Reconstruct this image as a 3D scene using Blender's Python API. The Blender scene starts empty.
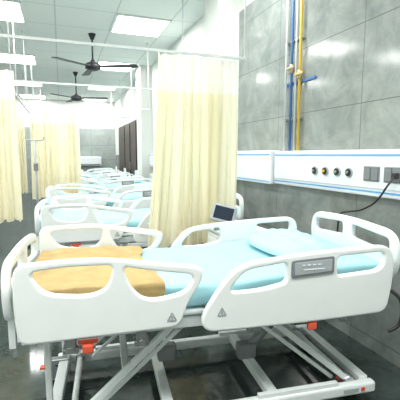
import bpy, bmesh, math, random
from mathutils import Vector, Matrix, Euler
random.seed(4)
scn = bpy.context.scene
scn.view_settings.view_transform = 'Standard'
scn.view_settings.exposure = 0.10
COL = scn.collection
F0 = -.10   # floor level while building; the whole scene is lifted by -F0 at the end

# ------------------------------------------------------------------ materials
def new_mat(name):
    m = bpy.data.materials.new(name); m.use_nodes = True
    nt = m.node_tree
    return m, nt, nt.nodes['Principled BSDF']

def mat(name, col, rough=0.5, metal=0.0, noise=0.04, scale=12.0, bump=0.0, bscale=40.0, spec=0.5, emit=None, estr=0.0, trans=0.0):
    m, nt, b = new_mat(name)
    tc = nt.nodes.new('ShaderNodeTexCoord')
    n = nt.nodes.new('ShaderNodeTexNoise'); n.inputs['Scale'].default_value = scale
    n.inputs['Detail'].default_value = 4
    nt.links.new(tc.outputs['Object'], n.inputs['Vector'])
    r = nt.nodes.new('ShaderNodeValToRGB')
    a = [max(0, c*(1-noise)) for c in col]; z = [min(1, c*(1+noise)) for c in col]
    r.color_ramp.elements[0].color = (*a, 1); r.color_ramp.elements[1].color = (*z, 1)
    r.color_ramp.elements[0].position = .3; r.color_ramp.elements[1].position = .7
    nt.links.new(n.outputs['Fac'], r.inputs['Fac'])
    nt.links.new(r.outputs['Color'], b.inputs['Base Color'])
    b.inputs['Roughness'].default_value = rough
    b.inputs['Metallic'].default_value = metal
    b.inputs['Specular IOR Level'].default_value = spec
    if bump > 0:
        n2 = nt.nodes.new('ShaderNodeTexNoise'); n2.inputs['Scale'].default_value = bscale
        nt.links.new(tc.outputs['Object'], n2.inputs['Vector'])
        bp = nt.nodes.new('ShaderNodeBump'); bp.inputs['Strength'].default_value = bump
        bp.inputs['Distance'].default_value = .02
        nt.links.new(n2.outputs['Fac'], bp.inputs['Height'])
        nt.links.new(bp.outputs['Normal'], b.inputs['Normal'])
    if emit:
        b.inputs['Emission Color'].default_value = (*emit, 1)
        b.inputs['Emission Strength'].default_value = estr
    if trans > 0:
        out = nt.nodes['Material Output']
        t = nt.nodes.new('ShaderNodeBsdfTranslucent')
        nt.links.new(r.outputs['Color'], t.inputs['Color'])
        mx = nt.nodes.new('ShaderNodeMixShader'); mx.inputs[0].default_value = trans
        nt.links.new(b.outputs[0], mx.inputs[1]); nt.links.new(t.outputs[0], mx.inputs[2])
        nt.links.new(mx.outputs[0], out.inputs['Surface'])
    return m

def tile_mat(name, axis, c1, c2, mortar, tw, th, rough=0.15, msize=.006, offset=0.0, scale=2.0, spec=.5, dist=.8, off=(0, 0)):
    m, nt, b = new_mat(name)
    tc = nt.nodes.new('ShaderNodeTexCoord')
    sp = nt.nodes.new('ShaderNodeSeparateXYZ'); cb = nt.nodes.new('ShaderNodeCombineXYZ')
    nt.links.new(tc.outputs['Object'], sp.inputs[0])
    nt.links.new(sp.outputs[axis[0].upper()], cb.inputs['X'])
    nt.links.new(sp.outputs[axis[1].upper()], cb.inputs['Y'])
    br = nt.nodes.new('ShaderNodeTexBrick')
    br.offset = offset; br.squash = 1
    br.inputs['Scale'].default_value = 1
    br.inputs['Brick Width'].default_value = tw
    br.inputs['Row Height'].default_value = th
    br.inputs['Mortar Size'].default_value = msize
    br.inputs['Mortar Smooth'].default_value = .1
    br.inputs['Bias'].default_value = 0
    ad = nt.nodes.new('ShaderNodeVectorMath'); ad.inputs[1].default_value = (off[0], off[1], 0)
    nt.links.new(cb.outputs[0], ad.inputs[0])
    nt.links.new(ad.outputs[0], br.inputs['Vector'])
    n = nt.nodes.new('ShaderNodeTexNoise'); n.inputs['Scale'].default_value = scale
    n.inputs['Detail'].default_value = 12; n.inputs['Roughness'].default_value = .72
    n.inputs['Distortion'].default_value = dist
    nt.links.new(tc.outputs['Object'], n.inputs['Vector'])
    r = nt.nodes.new('ShaderNodeValToRGB')
    r.color_ramp.elements[0].color = (*c1, 1); r.color_ramp.elements[1].color = (*c2, 1)
    r.color_ramp.elements[0].position = .34; r.color_ramp.elements[1].position = .68
    nt.links.new(n.outputs['Fac'], r.inputs['Fac'])
    nt.links.new(r.outputs['Color'], br.inputs['Color1'])
    nt.links.new(r.outputs['Color'], br.inputs['Color2'])
    br.inputs['Mortar'].default_value = (*mortar, 1)
    nt.links.new(br.outputs['Color'], b.inputs['Base Color'])
    b.inputs['Roughness'].default_value = rough
    b.inputs['Specular IOR Level'].default_value = spec
    return m

M = {}
M['plastic'] = mat('white_plastic', (.80, .84, .83), .32, noise=.015)
M['paintmetal'] = mat('powder_coated_steel', (.74, .79, .79), .35, noise=.02)
M['steel'] = mat('brushed_steel', (.45, .47, .48), .3, metal=.9)
M['brass'] = mat('brass_fitting', (.62, .48, .24), .35, metal=.7)
M['grey'] = mat('grey_plastic', (.20, .22, .23), .45)
M['midgrey'] = mat('mid_grey_plastic', (.38, .42, .44), .4)
M['black'] = mat('black_rubber', (.02, .02, .022), .45)
M['red'] = mat('red_orange_plastic', (.70, .10, .05), .4)
M['sheet'] = mat('pale_blue_sheet', (.34, .63, .70), .8, noise=.05, scale=5, bump=.35, bscale=9)
M['pillow'] = mat('aqua_pillow', (.38, .66, .73), .85, noise=.05, scale=6, bump=.3, bscale=12)
M['blanket'] = mat('ochre_blanket', (.44, .31, .13), .9, noise=.12, scale=9, bump=.5, bscale=14)
M['curtain'] = mat('cream_curtain', (.94, .90, .72), .85, noise=.02, scale=3, trans=.42)
M['net'] = mat('cream_curtain_netting', (.96, .945, .87), .85, noise=.02, scale=3, trans=.55)
M['wallwhite'] = mat('white_wall_paint', (.72, .745, .71), .7, noise=.02, scale=1.5)
M['panel'] = mat('panel_white', (.80, .85, .88), .3, noise=.01)
M['blue'] = mat('blue_strip', (.12, .36, .70), .4)
M['bluepipe'] = mat('blue_pipe', (.05, .16, .42), .4)
M['yellow'] = mat('yellow_pipe', (.78, .50, .04), .4)
M['fan'] = mat('fan_dark_paint', (.02, .022, .025), .4)
M['alu'] = mat('white_aluminium', (.72, .75, .74), .35, noise=.02)
M['wood'] = mat('dark_brown_door', (.07, .05, .04), .5, noise=.3, scale=4)
M['screen'] = mat('dark_screen', (.02, .03, .05), .15)
M['lamp'] = mat('lit_panel', (1, 1, 1), .5, emit=(1, 1, .97), estr=7)
M['glass'] = mat('frosted_pane', (.5, .58, .58), .2)
M['sticker'] = mat('sticker_grey', (.30, .33, .35), .5)
M['walltile'] = tile_mat('grey_marble_wall_tile', 'yz', (.195, .225, .215), (.35, .38, .36), (.14, .155, .15), 1.2, .6, rough=.12, spec=.40, msize=.004, scale=3.6, dist=.6)
M['fartile'] = tile_mat('grey_marble_far_tile', 'xz', (.28, .32, .31), (.40, .44, .42), (.20, .22, .22), 1.2, .6, rough=.25)
M['floor'] = tile_mat('dark_polished_floor', 'xy', (.022, .034, .031), (.06, .078, .073), (.015, .02, .02), .8, .8, rough=.08, msize=.003, scale=5, dist=.6)
M['ceil'] = tile_mat('ceiling_tile', 'xy', (.83, .87, .84), (.86, .89, .86), (.62, .67, .64), .9, .9, rough=.8, msize=.011, scale=30, spec=.2)

# ------------------------------------------------------------------ mesh builder
class MB:
    def __init__(s): s.bm = bmesh.new(); s.mats = []
    def mi(s, m):
        if m not in s.mats: s.mats.append(m)
        return s.mats.index(m)
    def _tag(s, faces, m, smooth):
        i = s.mi(m)
        for f in faces: f.material_index = i; f.smooth = smooth
    def box(s, c, d, m='plastic', rot=None, bev=0.0, seg=2):
        mx = Matrix.Translation(c)
        if rot: mx = mx @ Euler(rot).to_matrix().to_4x4()
        mx = mx @ Matrix.Diagonal((d[0], d[1], d[2], 1))
        r = bmesh.ops.create_cube(s.bm, size=1, matrix=mx)
        fs = set(f for v in r['verts'] for f in v.link_faces)
        if bev > 0:
            es = list(set(e for v in r['verts'] for e in v.link_edges))
            q = bmesh.ops.bevel(s.bm, geom=es, offset=bev, segments=seg, affect='EDGES', profile=.5)
            fs = set(f for f in fs if f.is_valid) | set(q['faces'])
        s._tag([f for f in fs if f.is_valid], m, False)
    def cyl(s, p1, p2, r, m='steel', seg=16, r2=None):
        p1 = Vector(p1); p2 = Vector(p2); d = p2-p1
        mx = Matrix.Translation((p1+p2)/2) @ d.to_track_quat('Z', 'Y').to_matrix().to_4x4()
        q = bmesh.ops.create_cone(s.bm, cap_ends=True, segments=seg, radius1=r, radius2=r if r2 is None else r2, depth=d.length, matrix=mx)
        fs = set(f for v in q['verts'] for f in v.link_faces)
        i = s.mi(m)
        for f in fs: f.material_index = i; f.smooth = len(f.verts) == 4
    def tube(s, pts, r, m='steel', seg=10):
        pts = [Vector(p) for p in pts]; rings = []
        up = Vector((0, 0, 1)); n = len(pts)
        prev = None
        for i, p in enumerate(pts):
            t = (pts[min(i+1, n-1)] - pts[max(i-1, 0)]).normalized()
            if prev is None:
                a = t.cross(up)
                if a.length < 1e-3: a = t.cross(Vector((1, 0, 0)))
            else:
                a = prev - t*prev.dot(t)
            a.normalize(); prev = a; b = t.cross(a)
            rings.append([s.bm.verts.new(p + (a*math.cos(2*math.pi*k/seg)+b*math.sin(2*math.pi*k/seg))*r) for k in range(seg)])
        fs = []
        for i in range(n-1):
            for k in range(seg):
                fs.append(s.bm.faces.new((rings[i][k], rings[i][(k+1) % seg], rings[i+1][(k+1) % seg], rings[i+1][k])))
        s._tag(fs, m, True)
        c = [s.bm.faces.new(rings[0][::-1]), s.bm.faces.new(rings[-1])]
        s._tag(c, m, False)
    def grid(s, fn, nu, nv, m, smooth=True, m2=None, v2=2):
        vs = [[s.bm.verts.new(fn(i/nu, j/nv)) for j in range(nv+1)] for i in range(nu+1)]
        fa = []; fb = []
        for i in range(nu):
            for j in range(nv):
                f = s.bm.faces.new((vs[i][j], vs[i+1][j], vs[i+1][j+1], vs[i][j+1]))
                (fb if (m2 and (j+.5)/nv > v2) else fa).append(f)
        s._tag(fa, m, smooth)
        if fb: s._tag(fb, m2, smooth)
    def addmesh(s, me, m, mx=None):
        n0 = len(s.bm.verts); f0 = len(s.bm.faces)
        s.bm.from_mesh(me)
        s.bm.verts.ensure_lookup_table(); s.bm.faces.ensure_lookup_table()
        if mx is not None:
            bmesh.ops.transform(s.bm, matrix=mx, verts=s.bm.verts[n0:])
        s._tag(s.bm.faces[f0:], m, False)
    def done(s, name, parent=None, loc=None, rot=None, label=None, cat=None, kind=None, group=None, recalc=True):
        if recalc: bmesh.ops.recalc_face_normals(s.bm, faces=s.bm.faces)
        me = bpy.data.meshes.new(name); s.bm.to_mesh(me); s.bm.free()
        for k in s.mats: me.materials.append(M[k])
        o = bpy.data.objects.new(name, me); COL.objects.link(o)
        if parent: o.parent = parent
        if loc: o.location = loc
        if rot: o.rotation_euler = rot
        meta(o, label, cat, kind, group)
        return o

def meta(o, label=None, cat=None, kind=None, group=None):
    if label: o['label'] = label
    if cat: o['category'] = cat
    if kind: o['kind'] = kind
    if group: o['group'] = group

def empty(name, loc, rot=(0, 0, 0), **k):
    o = bpy.data.objects.new(name, None); COL.objects.link(o)
    o.location = loc; o.rotation_euler = rot; o.empty_display_size = .1
    meta(o, **k); return o

def rpoly(pts, seg=7):
    out = []; n = len(pts)
    for i in range(n):
        p = Vector(pts[i][:2]); a = Vector(pts[i-1][:2]); b = Vector(pts[(i+1) % n][:2]); r = pts[i][2]
        da = a-p; db = b-p
        ra = min(r, da.length*.48); rb = min(r, db.length*.48)
        q0 = p+da.normalized()*ra; q1 = p+db.normalized()*rb
        for k in range(seg+1):
            t = k/seg
            out.append(q0*(1-t)**2 + p*2*t*(1-t) + q1*t*t)
    return out

def plate(outline, holes, thick, bev):
    cu = bpy.data.curves.new('tmp', 'CURVE'); cu.dimensions = '2D'; cu.fill_mode = 'BOTH'
    for pl in [outline]+holes:
        sp = cu.splines.new('POLY'); sp.points.add(len(pl)-1); sp.use_cyclic_u = True
        for i, p in enumerate(pl): sp.points[i].co = (p[0], p[1], 0, 1)
    cu.extrude = thick/2-bev; cu.bevel_depth = bev; cu.bevel_resolution = 2; cu.offset = -bev
    ob = bpy.data.objects.new('tmp', cu); COL.objects.link(ob)
    dg = bpy.context.evaluated_depsgraph_get(); dg.update()
    me = bpy.data.meshes.new_from_object(ob.evaluated_get(dg))
    me.transform(Matrix(((1, 0, 0, 0), (0, 0, -1, 0), (0, 1, 0, 0), (0, 0, 0, 1))))
    bpy.data.objects.remove(ob); bpy.data.curves.remove(cu)
    return me

def spl(pts, n=12):
    out = []; P = [Vector(p) for p in pts]; P = [P[0]]+P+[P[-1]]
    for i in range(1, len(P)-2):
        for k in range(n):
            t = k/n; a, b_, c, d = P[i-1:i+3]
            out.append(.5*((2*b_)+(c-a)*t+(2*a-5*b_+4*c-d)*t*t+(3*b_-a-3*c+d)*t**3))
    out.append(P[-2]); return out

def single_box(name, lo, hi, m, kind='structure', **k):
    b = MB(); c = [(lo[i]+hi[i])/2 for i in range(3)]; d = [hi[i]-lo[i] for i in range(3)]
    b.box(c, d, m); return b.done(name, kind=kind, **k)

# ------------------------------------------------------------------ room
WX, CEIL, FAR, LX, BY = 2.2, 3.6, 16.6, -4.5, -2.0
single_box('floor', (LX-.2, BY-.2, F0-.1), (WX+.2, FAR+.2, F0), 'floor')
single_box('ceiling', (LX-.2, BY-.2, CEIL), (WX+.2, FAR+.2, CEIL+.1), 'ceil')
b = MB()
def wseg(x0, x1, y0, y1, z0, z1, m): b.box(((x0+x1)/2, (y0+y1)/2, (z0+z1)/2), (x1-x0, y1-y0, z1-z0), m)
wseg(WX, WX+.2, BY, 4.6, F0, 3.2, 'walltile')
wseg(WX, WX+.2, BY, 4.6, 3.2, CEIL, 'wallwhite')
wseg(WX, WX+.2, 4.6, FAR, F0, 1.4, 'walltile')
wseg(WX, WX+.2, 4.6, FAR, 1.4, CEIL, 'wallwhite')
b.done('wall_right', kind='structure')
b = MB()
wseg(LX, WX, FAR, FAR+.2, F0, 2.5, 'fartile')
wseg(LX, WX, FAR, FAR+.2, 2.5, CEIL, 'wallwhite')
b.done('wall_far', kind='structure')
single_box('wall_left', (LX-.2, BY, F0), (LX, FAR, CEIL), 'wallwhite')
single_box('wall_near', (LX, BY-.2, F0), (WX, BY, CEIL), 'wallwhite')
single_box('trim_1', (WX-.28, 4.62, F0), (WX, 5.1, CEIL), 'wallwhite')
single_box('trim_2', (WX-.28, 9.6, F0), (WX, 10.2, CEIL), 'wallwhite')
b = MB()
wseg(WX-.06, WX, 10.6, 15.2, F0, 2.45, 'wood')
for y in (11.5, 12.6, 13.7): b.box((WX-.07, y, 1.2), (.02, .04, 2.4), 'black')
b.box((WX-.08, 12.5, 1.05), (.03, .03, .25), 'steel')
b.done('door_1', kind='structure')
b = MB()
b.box((.25, FAR-.03, 1.85), (.9, .06, 1.1), 'alu')
b.box((.25, FAR-.065, 1.85), (.78, .02, .98), 'glass')
b.done('window_1', kind='structure')

# ------------------------------------------------------------------ ceiling lights
for y in (.45, 3.6, 6.75, 9.9, 13.05, 15.9):
    for x in (-2.75, -.9, 1.35):
        if x < -2 and y > 11: continue
        b = MB()
        b.box((0, 0, -.012), (.9, .9, .024), 'alu')
        b.box((0, 0, -.026), (.82, .82, .008), 'lamp')
        b.done('ceiling_light_panel', loc=(x, y, CEIL), label='square flat white LED panel lit in the tiled ceiling', cat='ceiling light', group='square ceiling light panels')
        L = bpy.data.lights.new('panel_glow', 'AREA'); L.shape = 'SQUARE'; L.size = .8
        L.energy = 34 if y > 1 else 56; L.color = (1, 1, .97)  # unseen row by the camera is added fill light, stronger than the others
        lo = bpy.data.objects.new('panel_glow', L); COL.objects.link(lo); lo.location = (x, y, CEIL-.04)

# ------------------------------------------------------------------ ceiling fans
for (x, y, z, a) in ((.62, 7.50, 3.02, -.42), (.45, 11.0, 2.92, -.30)):
    e = empty('ceiling_fan', (x, y, z), (0, 0, a), label='black three-blade ceiling fan on a down rod', cat='ceiling fan', group='black ceiling fans')
    H = CEIL-z
    b = MB(); b.cyl((0, 0, .05), (0, 0, H), .016, 'fan'); b.cyl((0, 0, H-.1), (0, 0, H), .03, 'fan', r2=.07)
    b.cyl((0, 0, .06), (0, 0, .13), .06, 'fan', r2=.025)
    b.done('down_rod', parent=e)
    b = MB(); b.cyl((0, 0, -.04), (0, 0, .04), .14, 'fan', 24); b.cyl((0, 0, .04), (0, 0, .08), .14, 'fan', 24, r2=.06)
    b.cyl((0, 0, -.07), (0, 0, -.04), .07, 'fan', 24, r2=.135)
    b.done('motor', parent=e)
    for k in range(3):
        b = MB()
        me = plate(rpoly([(.16, -.055, .01), (.84, -.085, .05), (.84, .085, .05), (.16, .055, .01)]), [], .016, .004)
        b.addmesh(me, 'fan', Matrix.Rotation(math.radians(90-7), 4, 'X'))
        b.box((.14, 0, 0), (.12, .05, .016), 'fan')
        b.done('blade', parent=e, rot=(0, 0, k*2*math.pi/3))

# ------------------------------------------------------------------ curtain tracks and curtains
RZ = 2.32
def track(pts, rods, label):
    e = MB()
    for p, q in zip(pts, pts[1:]):
        p = Vector(p); q = Vector(q); d = q-p
        e.box((p+q)/2, (d.length if abs(d.x) > abs(d.y) else .03, d.length if abs(d.y) > abs(d.x) else .03, .022), 'alu')
    for r in rods:
        e.cyl((r[0], r[1], RZ), (r[0], r[1], CEIL), .008, 'alu', 8)
        e.cyl((r[0], r[1], CEIL-.02), (r[0], r[1], CEIL), .03, 'alu', 12)
    return e.done('curtain_track', label=label, cat='curtain rail', group='ceiling hung curtain rails')
YB = [3.42, 5.40, 7.72, 9.62, 11.6, 13.6]
for yb in YB:
    track([(-.59, yb, RZ), (1.72, yb, RZ)], [(-.55, yb), (1.7, yb)], 'white aluminium curtain rail hung on rods between beds')
track([(-.62, 3.45, RZ), (-.62, 14.7, RZ)], [(-.62, 4.5), (-.62, 6.8), (-.62, 9), (-.62, 11.3)], 'long white curtain rail running along the bed feet')

def curtain(p0, p1, folds, amp, seed, zt=RZ-.012, zb=.53, flare=0.0, label='cream pleated privacy curtain gathered on its rail'):
    rnd = random.Random(seed)
    p0 = Vector((*p0, 0)); p1 = Vector((*p1, 0)); d = p1-p0; n = Vector((-d.y, d.x, 0)).normalized()
    ph = [rnd.uniform(-1.4, 1.4) for _ in range(folds+2)]
    am = [rnd.uniform(.25, 1.35) for _ in range(folds+2)]
    dr = [rnd.uniform(-1, 1) for _ in range(folds+2)]
    def fn(u, v):
        k = u*folds; i = int(k); f = k-i; f = f*f*(3-2*f)
        A = am[i]*(1-f)+am[i+1]*f; P = ph[i]*(1-f)+ph[i+1]*f; D = dr[i]*(1-f)+dr[i+1]*f
        w = math.sin(2*math.pi*k+P+1.3*D*(1-v))+.25*math.sin(4*math.pi*k+2*P-2*D*v)
        g = .4+.6*(1-v)**.6 if v < 1 else .4
        off = amp*A*w*g + .02*math.sin(4*v+u*9)
        lat = .25*d.length/folds*math.sin(4*math.pi*k+P)*(1-v) + .02*D*(1-v)
        bottom = zb+.02*math.sin(u*23+seed)
        top = zt-.02*abs(math.sin(math.pi*k))
        sp = 1+.05*(1-v)
        fl = -flare*(1-u)*(1-v)**1.6
        return p0+d*(.5+(u-.5)*sp)+d.normalized()*(lat+fl)+n*off+Vector((0, 0, bottom+(top-bottom)*v))
    b = MB(); b.grid(fn, folds*18, 22, 'curtain', m2='net', v2=.8)
    return b.done('privacy_curtain', label=label, cat='curtain', group='cream privacy curtains', recalc=False)
curtain((.84, 3.42), (1.62, 3.42), 9, .075, 1, flare=.10, label='wide cream pleated privacy curtain beside the bed')
curtain((-.80, 4.55), (-.44, 4.65), 5, .06, 2, zb=.68)
curtain((-.50, 7.72), (.34, 7.72), 8, .09, 3, zb=.58)
curtain((-1.0, 9.62), (-.75, 9.62), 4, .06, 5)
curtain((-.55, 11.6), (.1, 11.6), 8, .08, 4)

# ------------------------------------------------------------------ bed
BROT = math.radians(-6)
BED = empty('hospital_bed', (.83, 2.165, 0), (0, 0, BROT), label='white adjustable hospital bed with ochre blanket and blue pillow', cat='hospital bed', group='hospital beds in a row')
BZ = .110+F0
b = MB()
for s in (-1, 1):
    b.box((0, s*.385, BZ), (1.90, .055, .065), 'paintmetal', bev=.012)
    b.box((-.45, s*.385, BZ+.04), (.5, .03, .03), 'paintmetal')
    b.box((.45, s*.385, BZ+.04), (.5, .03, .03), 'paintmetal')
    b.box((-.90, s*.34, (BZ+.54)/2), (.03, .03, .54-BZ), 'paintmetal', bev=.005)
for x in (-.9, .9, -.3, .3):
    b.box((x, 0, BZ+.02), (.06, .72, .05), 'paintmetal', bev=.006)
b.box((.78, -.414, BZ), (.10, .003, .022), 'midgrey'); b.box((.86, -.414, BZ), (.025, .003, .022), 'red')
b.done('base_frame', parent=BED)
for x in (-.98, .84):
    for s in (-1, 1):
        b = MB()
        b.cyl((0, 0, .11), (0, 0, .17 if x < 0 else .12), .018, 'grey'); b.box((0, 0, .130 if x < 0 else .115), (.06, .06, .02), 'grey', bev=.005)
        if x < 0: b.box((.05, 0, .15), (.12, .05, .035), 'paintmetal', bev=.005)
        for q in (-1, 1): b.box((.015, q*.029, .085), (.05, .006, .08), 'grey', bev=.002)
        b.box((-.045, 0, .115), (.05, .04, .012), 'red')
        c = b.done('caster', parent=BED, loc=(x, s*.29, F0))
        b = MB(); b.cyl((.02, -.022, .06), (.02, .022, .06), .059, 'black', 24); b.cyl((.02, -.025, .06), (.02, .025, .06), .03, 'midgrey', 16)
        b.done('wheel', parent=c)
def bar(b, p, q, w, t, m):
    p = Vector(p); q = Vector(q); d = q-p; a = math.atan2(d.z, d.x)
    b.box((p+q)/2, (d.length, w, t), m, rot=(0, -a, 0), bev=.006)
for (xa, xb) in ((-.80, -.25), (.80, .22)):
    b = MB()
    for s in (-1, 1):
        bar(b, (xa, s*.34, BZ+.03), (xb, s*.34, .53), .03, .036, 'paintmetal')
        bar(b, (xa-math.copysign(.08, xa), s*.30, BZ+.03), (xb-math.copysign(.08, xa), s*.30, .52), .02, .024, 'paintmetal')
        b.cyl((xa, s*.30, BZ+.03), (xa, s*.37, BZ+.03), .03, 'steel'); b.cyl((xb, s*.30, .52), (xb, s*.37, .52), .03, 'steel')
    b.cyl((xa, -.34, BZ+.03), (xa, .34, BZ+.03), .018, 'paintmetal'); b.cyl((xb, -.34, .52), (xb, .34, .52), .018, 'paintmetal')
    xm = (xa+xb)/2; b.box((xm, 0, (BZ+.03+.53)/2), (.04, .66, .03), 'paintmetal', bev=.006)
    b.done('lift_arm', parent=BED)
for (p, q) in (((-.25, .05, .15), (-.62, .05, .50)), ((.25, -.05, .15), (.62, -.05, .50))):
    b = MB(); p = Vector(p); q = Vector(q); b.cyl(p, p+(q-p)*.6, .03, 'grey'); b.cyl(p, q, .014, 'steel'); b.box(p, (.12, .08, .10), 'grey', bev=.015)
    b.done('actuator', parent=BED)
b = MB()
for s in (-1, 1): b.box((-.02, s*.40, .55), (1.96, .04, .06), 'paintmetal', bev=.006)
for x in (-1.0, -.6, -.2, .2, .6, .96): b.box((x, 0, .55), (.04, .80, .04), 'paintmetal')
for (x0, x1) in ((-1.0, -.47), (-.45, -.12), (-.10, .17), (.19, .96)):
    b.box(((x0+x1)/2, 0, .60), (x1-x0, .86, .025), 'paintmetal', bev=.008)
b.done('deck_frame', parent=BED)

foot_out = rpoly([(-1.0, .93, .06), (-.66, .945, .25), (-.38, .90, .22), (-.15, .865, .07), (-.16, .79, .05), (-.23, .69, .15), (-.27, .575, .05), (-.99, .565, .05), (-1.005, .72, .1)])
foot_h1 = rpoly([(-.935, .893, .035), (-.80, .908, .1), (-.575, .903, .03), (-.60, .80, .05), (-.68, .765, .08), (-.88, .79, .07)])
foot_h2 = rpoly([(-.535, .893, .03), (-.40, .862, .15), (-.195, .828, .04), (-.235, .745, .06), (-.42, .715, .12), (-.50, .785, .1)])
head_out = rpoly([(-.17, .60, .08), (-.06, .77, .2), (.04, .865, .10), (.42, .90, .3), (.92, .915, .10), (.94, .74, .2), (.90, .53, .06), (.40, .52, .3), (-.14, .53, .06)])
head_h1 = rpoly([(-.03, .725, .05), (.06, .83, .05), (.29, .855, .03), (.29, .75, .03), (.14, .722, .1)])
head_h2 = rpoly([(.58, .867, .03), (.875, .877, .04), (.86, .775, .06), (.58, .76, .03)])
me_foot = plate(foot_out, [foot_h1, foot_h2], .04, .012)
me_head = plate(head_out, [head_h1, head_h2], .04, .012)
for s in (-1, 1):
    for me, tag in ((me_foot, 'f'), (me_head, 'h')):
        b = MB(); b.addmesh(me, 'plastic')
        xs = (-.78, -.45) if tag == 'f' else (.14, .68)
        r = b.done('side_rail', parent=BED, loc=(-.05 if s > 0 else 0, s*.50, -.02 if (s > 0 and tag == 'f') else 0))
        for x in xs:
            b = MB(); b.box((x, -s*.045, .56), (.05, .05, .14), 'steel', bev=.006); b.box((x, -s*.06, .49), (.07, .06, .03), 'steel', bev=.005)
            b.cyl((x, -s*.07, .50), (x, -s*.01, .50), .015, 'steel')
            b.done('rail_bracket', parent=r)
        x = -.70 if tag == 'f' else .45
        zz = .512 if tag == 'f' else .495
        b = MB(); b.box((x, s*.0, zz), (.05, .03, .042), 'red', bev=.008); b.box((x, -s*.02, zz+.028), (.10, .02, .03), 'paintmetal', bev=.004)
        b.done('release_lever', parent=r, label='red release lever')
        if tag == 'h':
            b = MB()
            b.addmesh(plate(rpoly([(.31, .865, .015), (.555, .875, .015), (.555, .782, .015), (.31, .770, .015)]), [], .01, .003), 'grey', Matrix.Translation((0, s*.022, 0)))
            b.addmesh(plate(rpoly([(.325, .852, .01), (.54, .861, .01), (.54, .797, .01), (.325, .786, .01)]), [], .006, .002), 'midgrey', Matrix.Translation((0, s*.027, 0)))
            for k in range(4): b.box((.375+.03*k, s*.031, .838), (.018, .003, .005), 'panel')
            b.box((.435, s*.031, .814), (.12, .003, .004), 'panel')
            b.done('rail_label_panel', parent=r, label='grey label panel with small white lettering')
        tx, tz = (-.31, .63) if tag == 'f' else (-.06, .63)
        b = MB()
        tri = rpoly([(tx-.026, tz-.02, .008), (tx, tz+.027, .008), (tx+.026, tz-.02, .008)])
        tri2 = rpoly([(tx-.015, tz-.013, .004), (tx, tz+.014, .004), (tx+.015, tz-.013, .004)])
        b.addmesh(plate(tri, [tri2], .003, .0005), 'sticker', Matrix.Translation((0, s*.0215, 0)))
        b.box((tx, s*.022, tz-.004), (.006, .003, .016), 'sticker')
        b.done('triangle_mark', parent=r, label='small grey triangular warning mark')
RZ90 = Matrix.Rotation(math.radians(90), 4, 'Z')
for x, nm, k, dz in ((1.01, 'head_board', 1.0, -.01), (-1.06, 'foot_board', .86, -.07)):
    bo = rpoly([(-.44, .68, .08), (-.475, .86, .12), (-.42, .975, .10), (0, 1.0, .4), (.42, .975, .10), (.475, .86, .12), (.44, .68, .08)])
    bh = [rpoly([(q*.40, .925, .035), (q*.05, .95, .03), (q*.05, .865, .03), (q*.40, .84, .035)]) for q in (-1, 1)]
    mx = Matrix.Translation((0, 0, dz)) @ RZ90 @ Matrix.Diagonal((k, 1, 1, 1))
    b = MB(); b.addmesh(plate(bo, bh, .04, .013), 'plastic', mx)
    for s in (-1, 1): b.box((0, s*.30, .60+dz*.5), (.03, .05, .20), 'paintmetal')
    b.done(nm, parent=BED, loc=(x, 0, 0))
b = MB(); b.tube(spl([(.99, -.44, .62), (1.02, -.48, .58), (1.035, -.485, .50), (1.02, -.48, .42), (.97, -.46, .38)]), .010, 'black')
b.done('control_cord', parent=BED, label='black control cord')

def sheet_top(x): return .752 + (.0 if x < .1 else .045*min(1, (x-.1)/.5))
b = MB()
def prof(u, v):
    x = -1.01+1.97*u
    a = v*2*math.pi
    c, s_ = math.cos(a), math.sin(a)
    sx = math.copysign(abs(c)**.25, c); sz = math.copysign(abs(s_)**.35, s_)
    lo = .614; hi = sheet_top(x)
    e = 1-.35*max(0, abs(2*u-1)-.97)/.03
    return Vector((x, .425*sx*(.985+.015*e), (lo+hi)/2 + (hi-lo)/2*sz*e))
b.grid(prof, 40, 32, 'sheet')
bmesh.ops.remove_doubles(b.bm, verts=b.bm.verts, dist=.0005)
bmesh.ops.holes_fill(b.bm, edges=[e for e in b.bm.edges if e.is_boundary], sides=0)
MAT = b.done('mattress', loc=BED.location, rot=BED.rotation_euler, label='mattress in a pale blue sheet on the bed deck', cat='mattress', group='mattresses on the beds')

b = MB()
def pil(sgn):
    def fn(u, v):
        a = math.sin((2*u-1)*math.pi/2); c = math.sin((2*v-1)*math.pi/2)
        t = (max(0, 1-abs(a)**2.4)**.5)*(max(0, 1-abs(c)**2.4)**.5)
        px = a*(1-.24*abs(c)**3)*.20; py = c*(1-.16*abs(a)**3)*.30
        z = t*(.078 if sgn > 0 else -.022)
        if sgn > 0: z += (.007*math.sin(9*a+3*c)+.005*math.sin(14*c-5*a))*t
        return Vector((px, py, z))
    return fn
b.grid(pil(1), 30, 34, 'pillow'); b.grid(pil(-1), 30, 34, 'pillow')
bmesh.ops.remove_doubles(b.bm, verts=b.bm.verts, dist=.0008)
c9, s9 = math.cos(BROT), math.sin(BROT)
def bedpt(x, y, z, B=BED):
    return (B.location.x+x*c9-y*s9, B.location.y+x*s9+y*c9, z)
PIL = b.done('pillow', loc=bedpt(.54, 0, .815), rot=(0, -.06, BROT+.1), label='soft aqua blue pillow on the mattress', cat='pillow', group='blue pillows on the beds')

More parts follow.
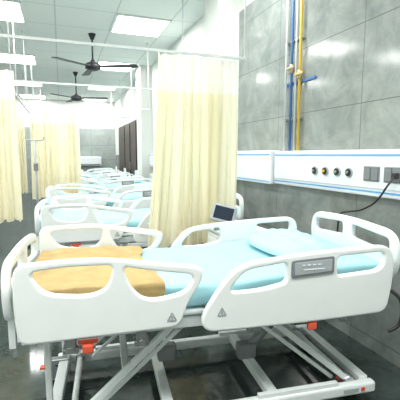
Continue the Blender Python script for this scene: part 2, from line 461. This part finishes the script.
b = MB()
def blk(off):
    def fn(u, v):
        x = -1.02+.66*u + (.03*math.sin(v*7)+.015*math.sin(v*19))*u
        c = 2*v-1; yy = c*.53
        side = max(0, abs(yy)-.425)
        y = math.copysign(min(abs(yy), .425+.012+side*.06), yy)
        o2 = off*(1-.6*u**6)
        z = .763+o2 - side*.95
        z += .006*(math.sin(11*u+5*v)*math.sin(9*v-4*u))+.003*math.sin(31*u*v+2)
        if abs(yy) > .425: z = min(z, .767)
        z = max(z, .756+o2) if side == 0 else z
        y += (.004+off*.3 if y > 0 else -.004-off*.3) if side > 0 else 0
        return Vector((x, y, z))
    return fn
b.grid(blk(0.0), 40, 50, 'blanket'); b.grid(blk(.008), 40, 50, 'blanket')
BLK = b.done('blanket', loc=BED.location, rot=BED.rotation_euler, label='thin ochre brown blanket folded over the bed foot', cat='blanket')

def copy_tree(o, parent=None):
    n = o.copy(); COL.objects.link(n)
    if parent: n.parent = parent
    for ch in list(o.children):
        copy_tree(ch, n)
    return n
rowpos = [(.85, 4.20), (.88, 6.18), (.90, 8.45), (.92, 10.5), (.92, 12.55), (.92, 14.6)]
for i, (x, y) in enumerate(rowpos):
    n = copy_tree(BED); n.location = (x, y, 0); n['label'] = 'white adjustable hospital bed with plastic side rails, further along the row'
    dx = x-BED.location.x; dy = y-BED.location.y
    for o in (MAT, PIL):
        k = o.copy(); COL.objects.link(k); k.location = (o.location.x+dx, o.location.y+dy, o.location.z)

# ------------------------------------------------------------------ bed head wall panels
PZ0, PZ1, PD = 1.10, 1.44, .085
def wallpanel(y0, y1, full):
    yc = (y0+y1)/2
    e = empty('bed_head_panel', (WX, yc, 0), label='white wall mounted bed head service panel with blue stripes', cat='medical wall panel', group='bed head service panels')
    h = (y1-y0)/2
    b = MB()
    b.box((-PD/2, 0, (PZ0+PZ1)/2), (PD, 2*h, PZ1-PZ0), 'panel', bev=.012)
    b.box((-PD-.004, 0, (PZ0+PZ1)/2-.005), (.012, 2*h-.03, PZ1-PZ0-.13), 'panel', bev=.004)
    b.done('panel_body', parent=e)
    for z in (PZ0+.035, PZ1-.04):
        b = MB(); b.box((-PD-.001, 0, z), (.006, 2*h-.02, .012), 'blue'); b.done('blue_stripe', parent=e)
    for y in (2.81, 2.67, 2.52, 2.386):
        yy = y if full else yc+(y-2.5)
        b = MB(); X = -PD-.01
        b.cyl((X, yy-yc, 1.265), (X-.012, yy-yc, 1.265), .036, 'midgrey', 24)
        b.cyl((X-.012, yy-yc, 1.265), (X-.022, yy-yc, 1.265), .028, 'black', 24)
        b.cyl((X-.022, yy-yc, 1.265), (X-.034, yy-yc, 1.265), .012, 'steel' if y != 2.67 else 'yellow', 16)
        b.done('gas_outlet', parent=e)
    for y in (2.16, 1.97):
        yy = y if full else yc+(y-2.5)
        b = MB(); X = -PD-.012
        b.box((X, yy-yc, 1.265), (.014, .15, .11), 'grey', bev=.006)
        for q in (-.036, .036):
            b.box((X-.008, yy-yc+q, 1.265), (.006, .064, .092), 'black', bev=.002)
            b.box((X-.012, yy-yc+q, 1.275), (.004, .012, .02), 'grey')
        b.done('power_socket', parent=e)
    return e
WP = wallpanel(1.0, 3.52, True)
b = MB(); yc = 2.26
b.tube(spl([(p[0]-WX, p[1]-yc, p[2]) for p in [(2.075, 1.93, 1.26), (2.02, 1.93, 1.2), (2.0, 2.0, 1.09), (2.02, 2.15, 1.01), (2.06, 2.32, .97), (2.09, 2.45, .93), (2.11, 2.5, .80), (2.11, 2.5, .4)]]), .007, 'black')
b.box((2.08-WX, 1.93-yc, 1.262), (.04, .04, .04), 'black', bev=.006)
b.done('power_cord', parent=WP, label='black power cord')
b = MB()
b.box((-.06, 4.07-yc, 1.27), (.12, 1.04, .36), 'panel', bev=.012)
b.box((-.122, 4.07-yc, 1.405), (.006, 1.0, .012), 'blue'); b.box((-.122, 4.07-yc, 1.12), (.006, 1.0, .012), 'blue')
b.done('duct_box', parent=WP)
for y0 in (5.15, 7.38): wallpanel(y0, y0+2.2, False)

# ------------------------------------------------------------------ pipes on the tile wall
def pipe(y, m, r, label, vz=None, z0=1.445, x=WX-.035):
    b = MB(); b.cyl((x, y, z0), (x, y, CEIL), r, m, 12)
    for z in (1.75, 2.5, 3.2):
        b.box((x+.018, y, z), (.04, .05, .02), 'steel')
    o = b.done('gas_pipe', label=label, cat='pipe', group='medical gas pipes on the wall')
    if vz:
        b = MB()
        b.cyl((x, y, vz-.04), (x, y, vz+.04), .024, 'brass', 14)
        b.cyl((x, y, vz), (x-.04, y, vz), .012, 'brass', 10)
        b.box((x-.045, y-.045, vz), (.014, .13, .024), m, bev=.004)
        b.done('pipe_valve', parent=o, label='brass pipe valve with flat lever')
    return o
pipe(3.18, 'yellow', .013, 'thin yellow painted gas pipe climbing the tiled wall', 2.16)
pp = pipe(3.32, 'bluepipe', .013, 'thin blue painted gas pipe climbing the tiled wall', 2.24)
b = MB(); b.box((WX-.010, 3.22, 2.10), (.02, .50, .022), 'bluepipe'); b.done('pipe_bracket', parent=pp)
pipe(3.42, 'alu', .010, 'thin pale gas pipe climbing the tiled wall')
pipe(3.25, 'alu', .009, 'thin pale gas pipe climbing the tiled wall')

# bedside locker with monitor between beds
LK = empty('bedside_locker', (1.44, 3.02, F0), (0, 0, .05), label='small white bedside locker beside the bed', cat='bedside locker')
b = MB(); b.box((0, 0, .445), (.40, .36, .75), 'paintmetal', bev=.01); b.box((0, 0, .845), (.44, .40, .03), 'plastic', bev=.008)
for x in (-.17, .17):
    for y in (-.15, .15): b.cyl((x, y, 0), (x, y, .08), .02, 'grey', 12)
b.done('locker_body', parent=LK)
b = MB(); b.box((-.205, 0, .68), (.012, .32, .18), 'plastic', bev=.004); d = b.done('drawer', parent=LK)
b = MB(); b.box((-.222, 0, .70), (.02, .12, .015), 'steel', bev=.003); b.done('handle', parent=d)
MN = empty('patient_monitor', (1.30, 2.98, .76), (0, 0, math.radians(-30)), label='small tilted monitor with dark screen and grey frame', cat='monitor')
b = MB(); b.box((0, 0, .012), (.16, .12, .024), 'grey', bev=.006); b.box((0, .03, .06), (.04, .03, .10), 'grey'); b.done('stand', parent=MN)
b = MB(); b.box((0, 0, 0), (.21, .035, .155), 'midgrey', bev=.012); h = b.done('housing', parent=MN, loc=(0, 0, .135), rot=(-.3, .22, 0))
b = MB(); b.box((0, -.019, .004), (.165, .006, .11), 'screen'); b.done('screen', parent=h)

# IV stand
IV = empty('drip_stand', (-.40, 6.93, F0), label='slim steel drip stand with hooks standing by the bed foot', cat='drip stand')
b = MB(); b.cyl((0, 0, .06), (0, 0, 1.75), .018, 'midgrey'); b.tube(spl([(-.14, 0, 1.80), (-.12, 0, 1.75), (0, 0, 1.74), (.12, 0, 1.75), (.14, 0, 1.80)]), .012, 'midgrey'); b.box((0, 0, 1.3), (.07, .07, .12), 'grey'); b.done('pole', parent=IV)
b = MB()
for k in range(5):
    a = k*2*math.pi/5; b.box((math.cos(a)*.11, math.sin(a)*.11, .07), (.22, .025, .02), 'steel', rot=(0, 0, a)); b.cyl((math.cos(a)*.21, math.sin(a)*.21-.012, .028), (math.cos(a)*.21, math.sin(a)*.21+.012, .028), .028, 'black')
b.done('wheeled_base', parent=IV)

b = MB(); b.box((1.1, FAR-.10, 1.14), (.95, .2, .38), 'panel', bev=.03); b.box((1.1, FAR-.21, 1.01), (.85, .02, .05), 'grey')
b.done('wall_air_unit', label='white wall mounted box unit on the tiled end wall', cat='air conditioner')

# ------------------------------------------------------------------ world, camera
w = bpy.data.worlds.new('World'); scn.world = w; w.use_nodes = True
w.node_tree.nodes['Background'].inputs[0].default_value = (.9, .95, 1, 1)
w.node_tree.nodes['Background'].inputs[1].default_value = .4
cam = bpy.data.cameras.new('Camera'); co = bpy.data.objects.new('Camera', cam); COL.objects.link(co)
cam.sensor_width = 36; cam.lens = 36*380/400; cam.clip_start = .02
co.location = (0, 0, 1.4)
co.rotation_euler = (math.radians(90-6.75), 0, math.radians(-19.96))
scn.camera = co
# lift everything so that the floor surface is exactly z = 0
for o in list(bpy.data.objects):
    if o.parent is None: o.location.z -= F0
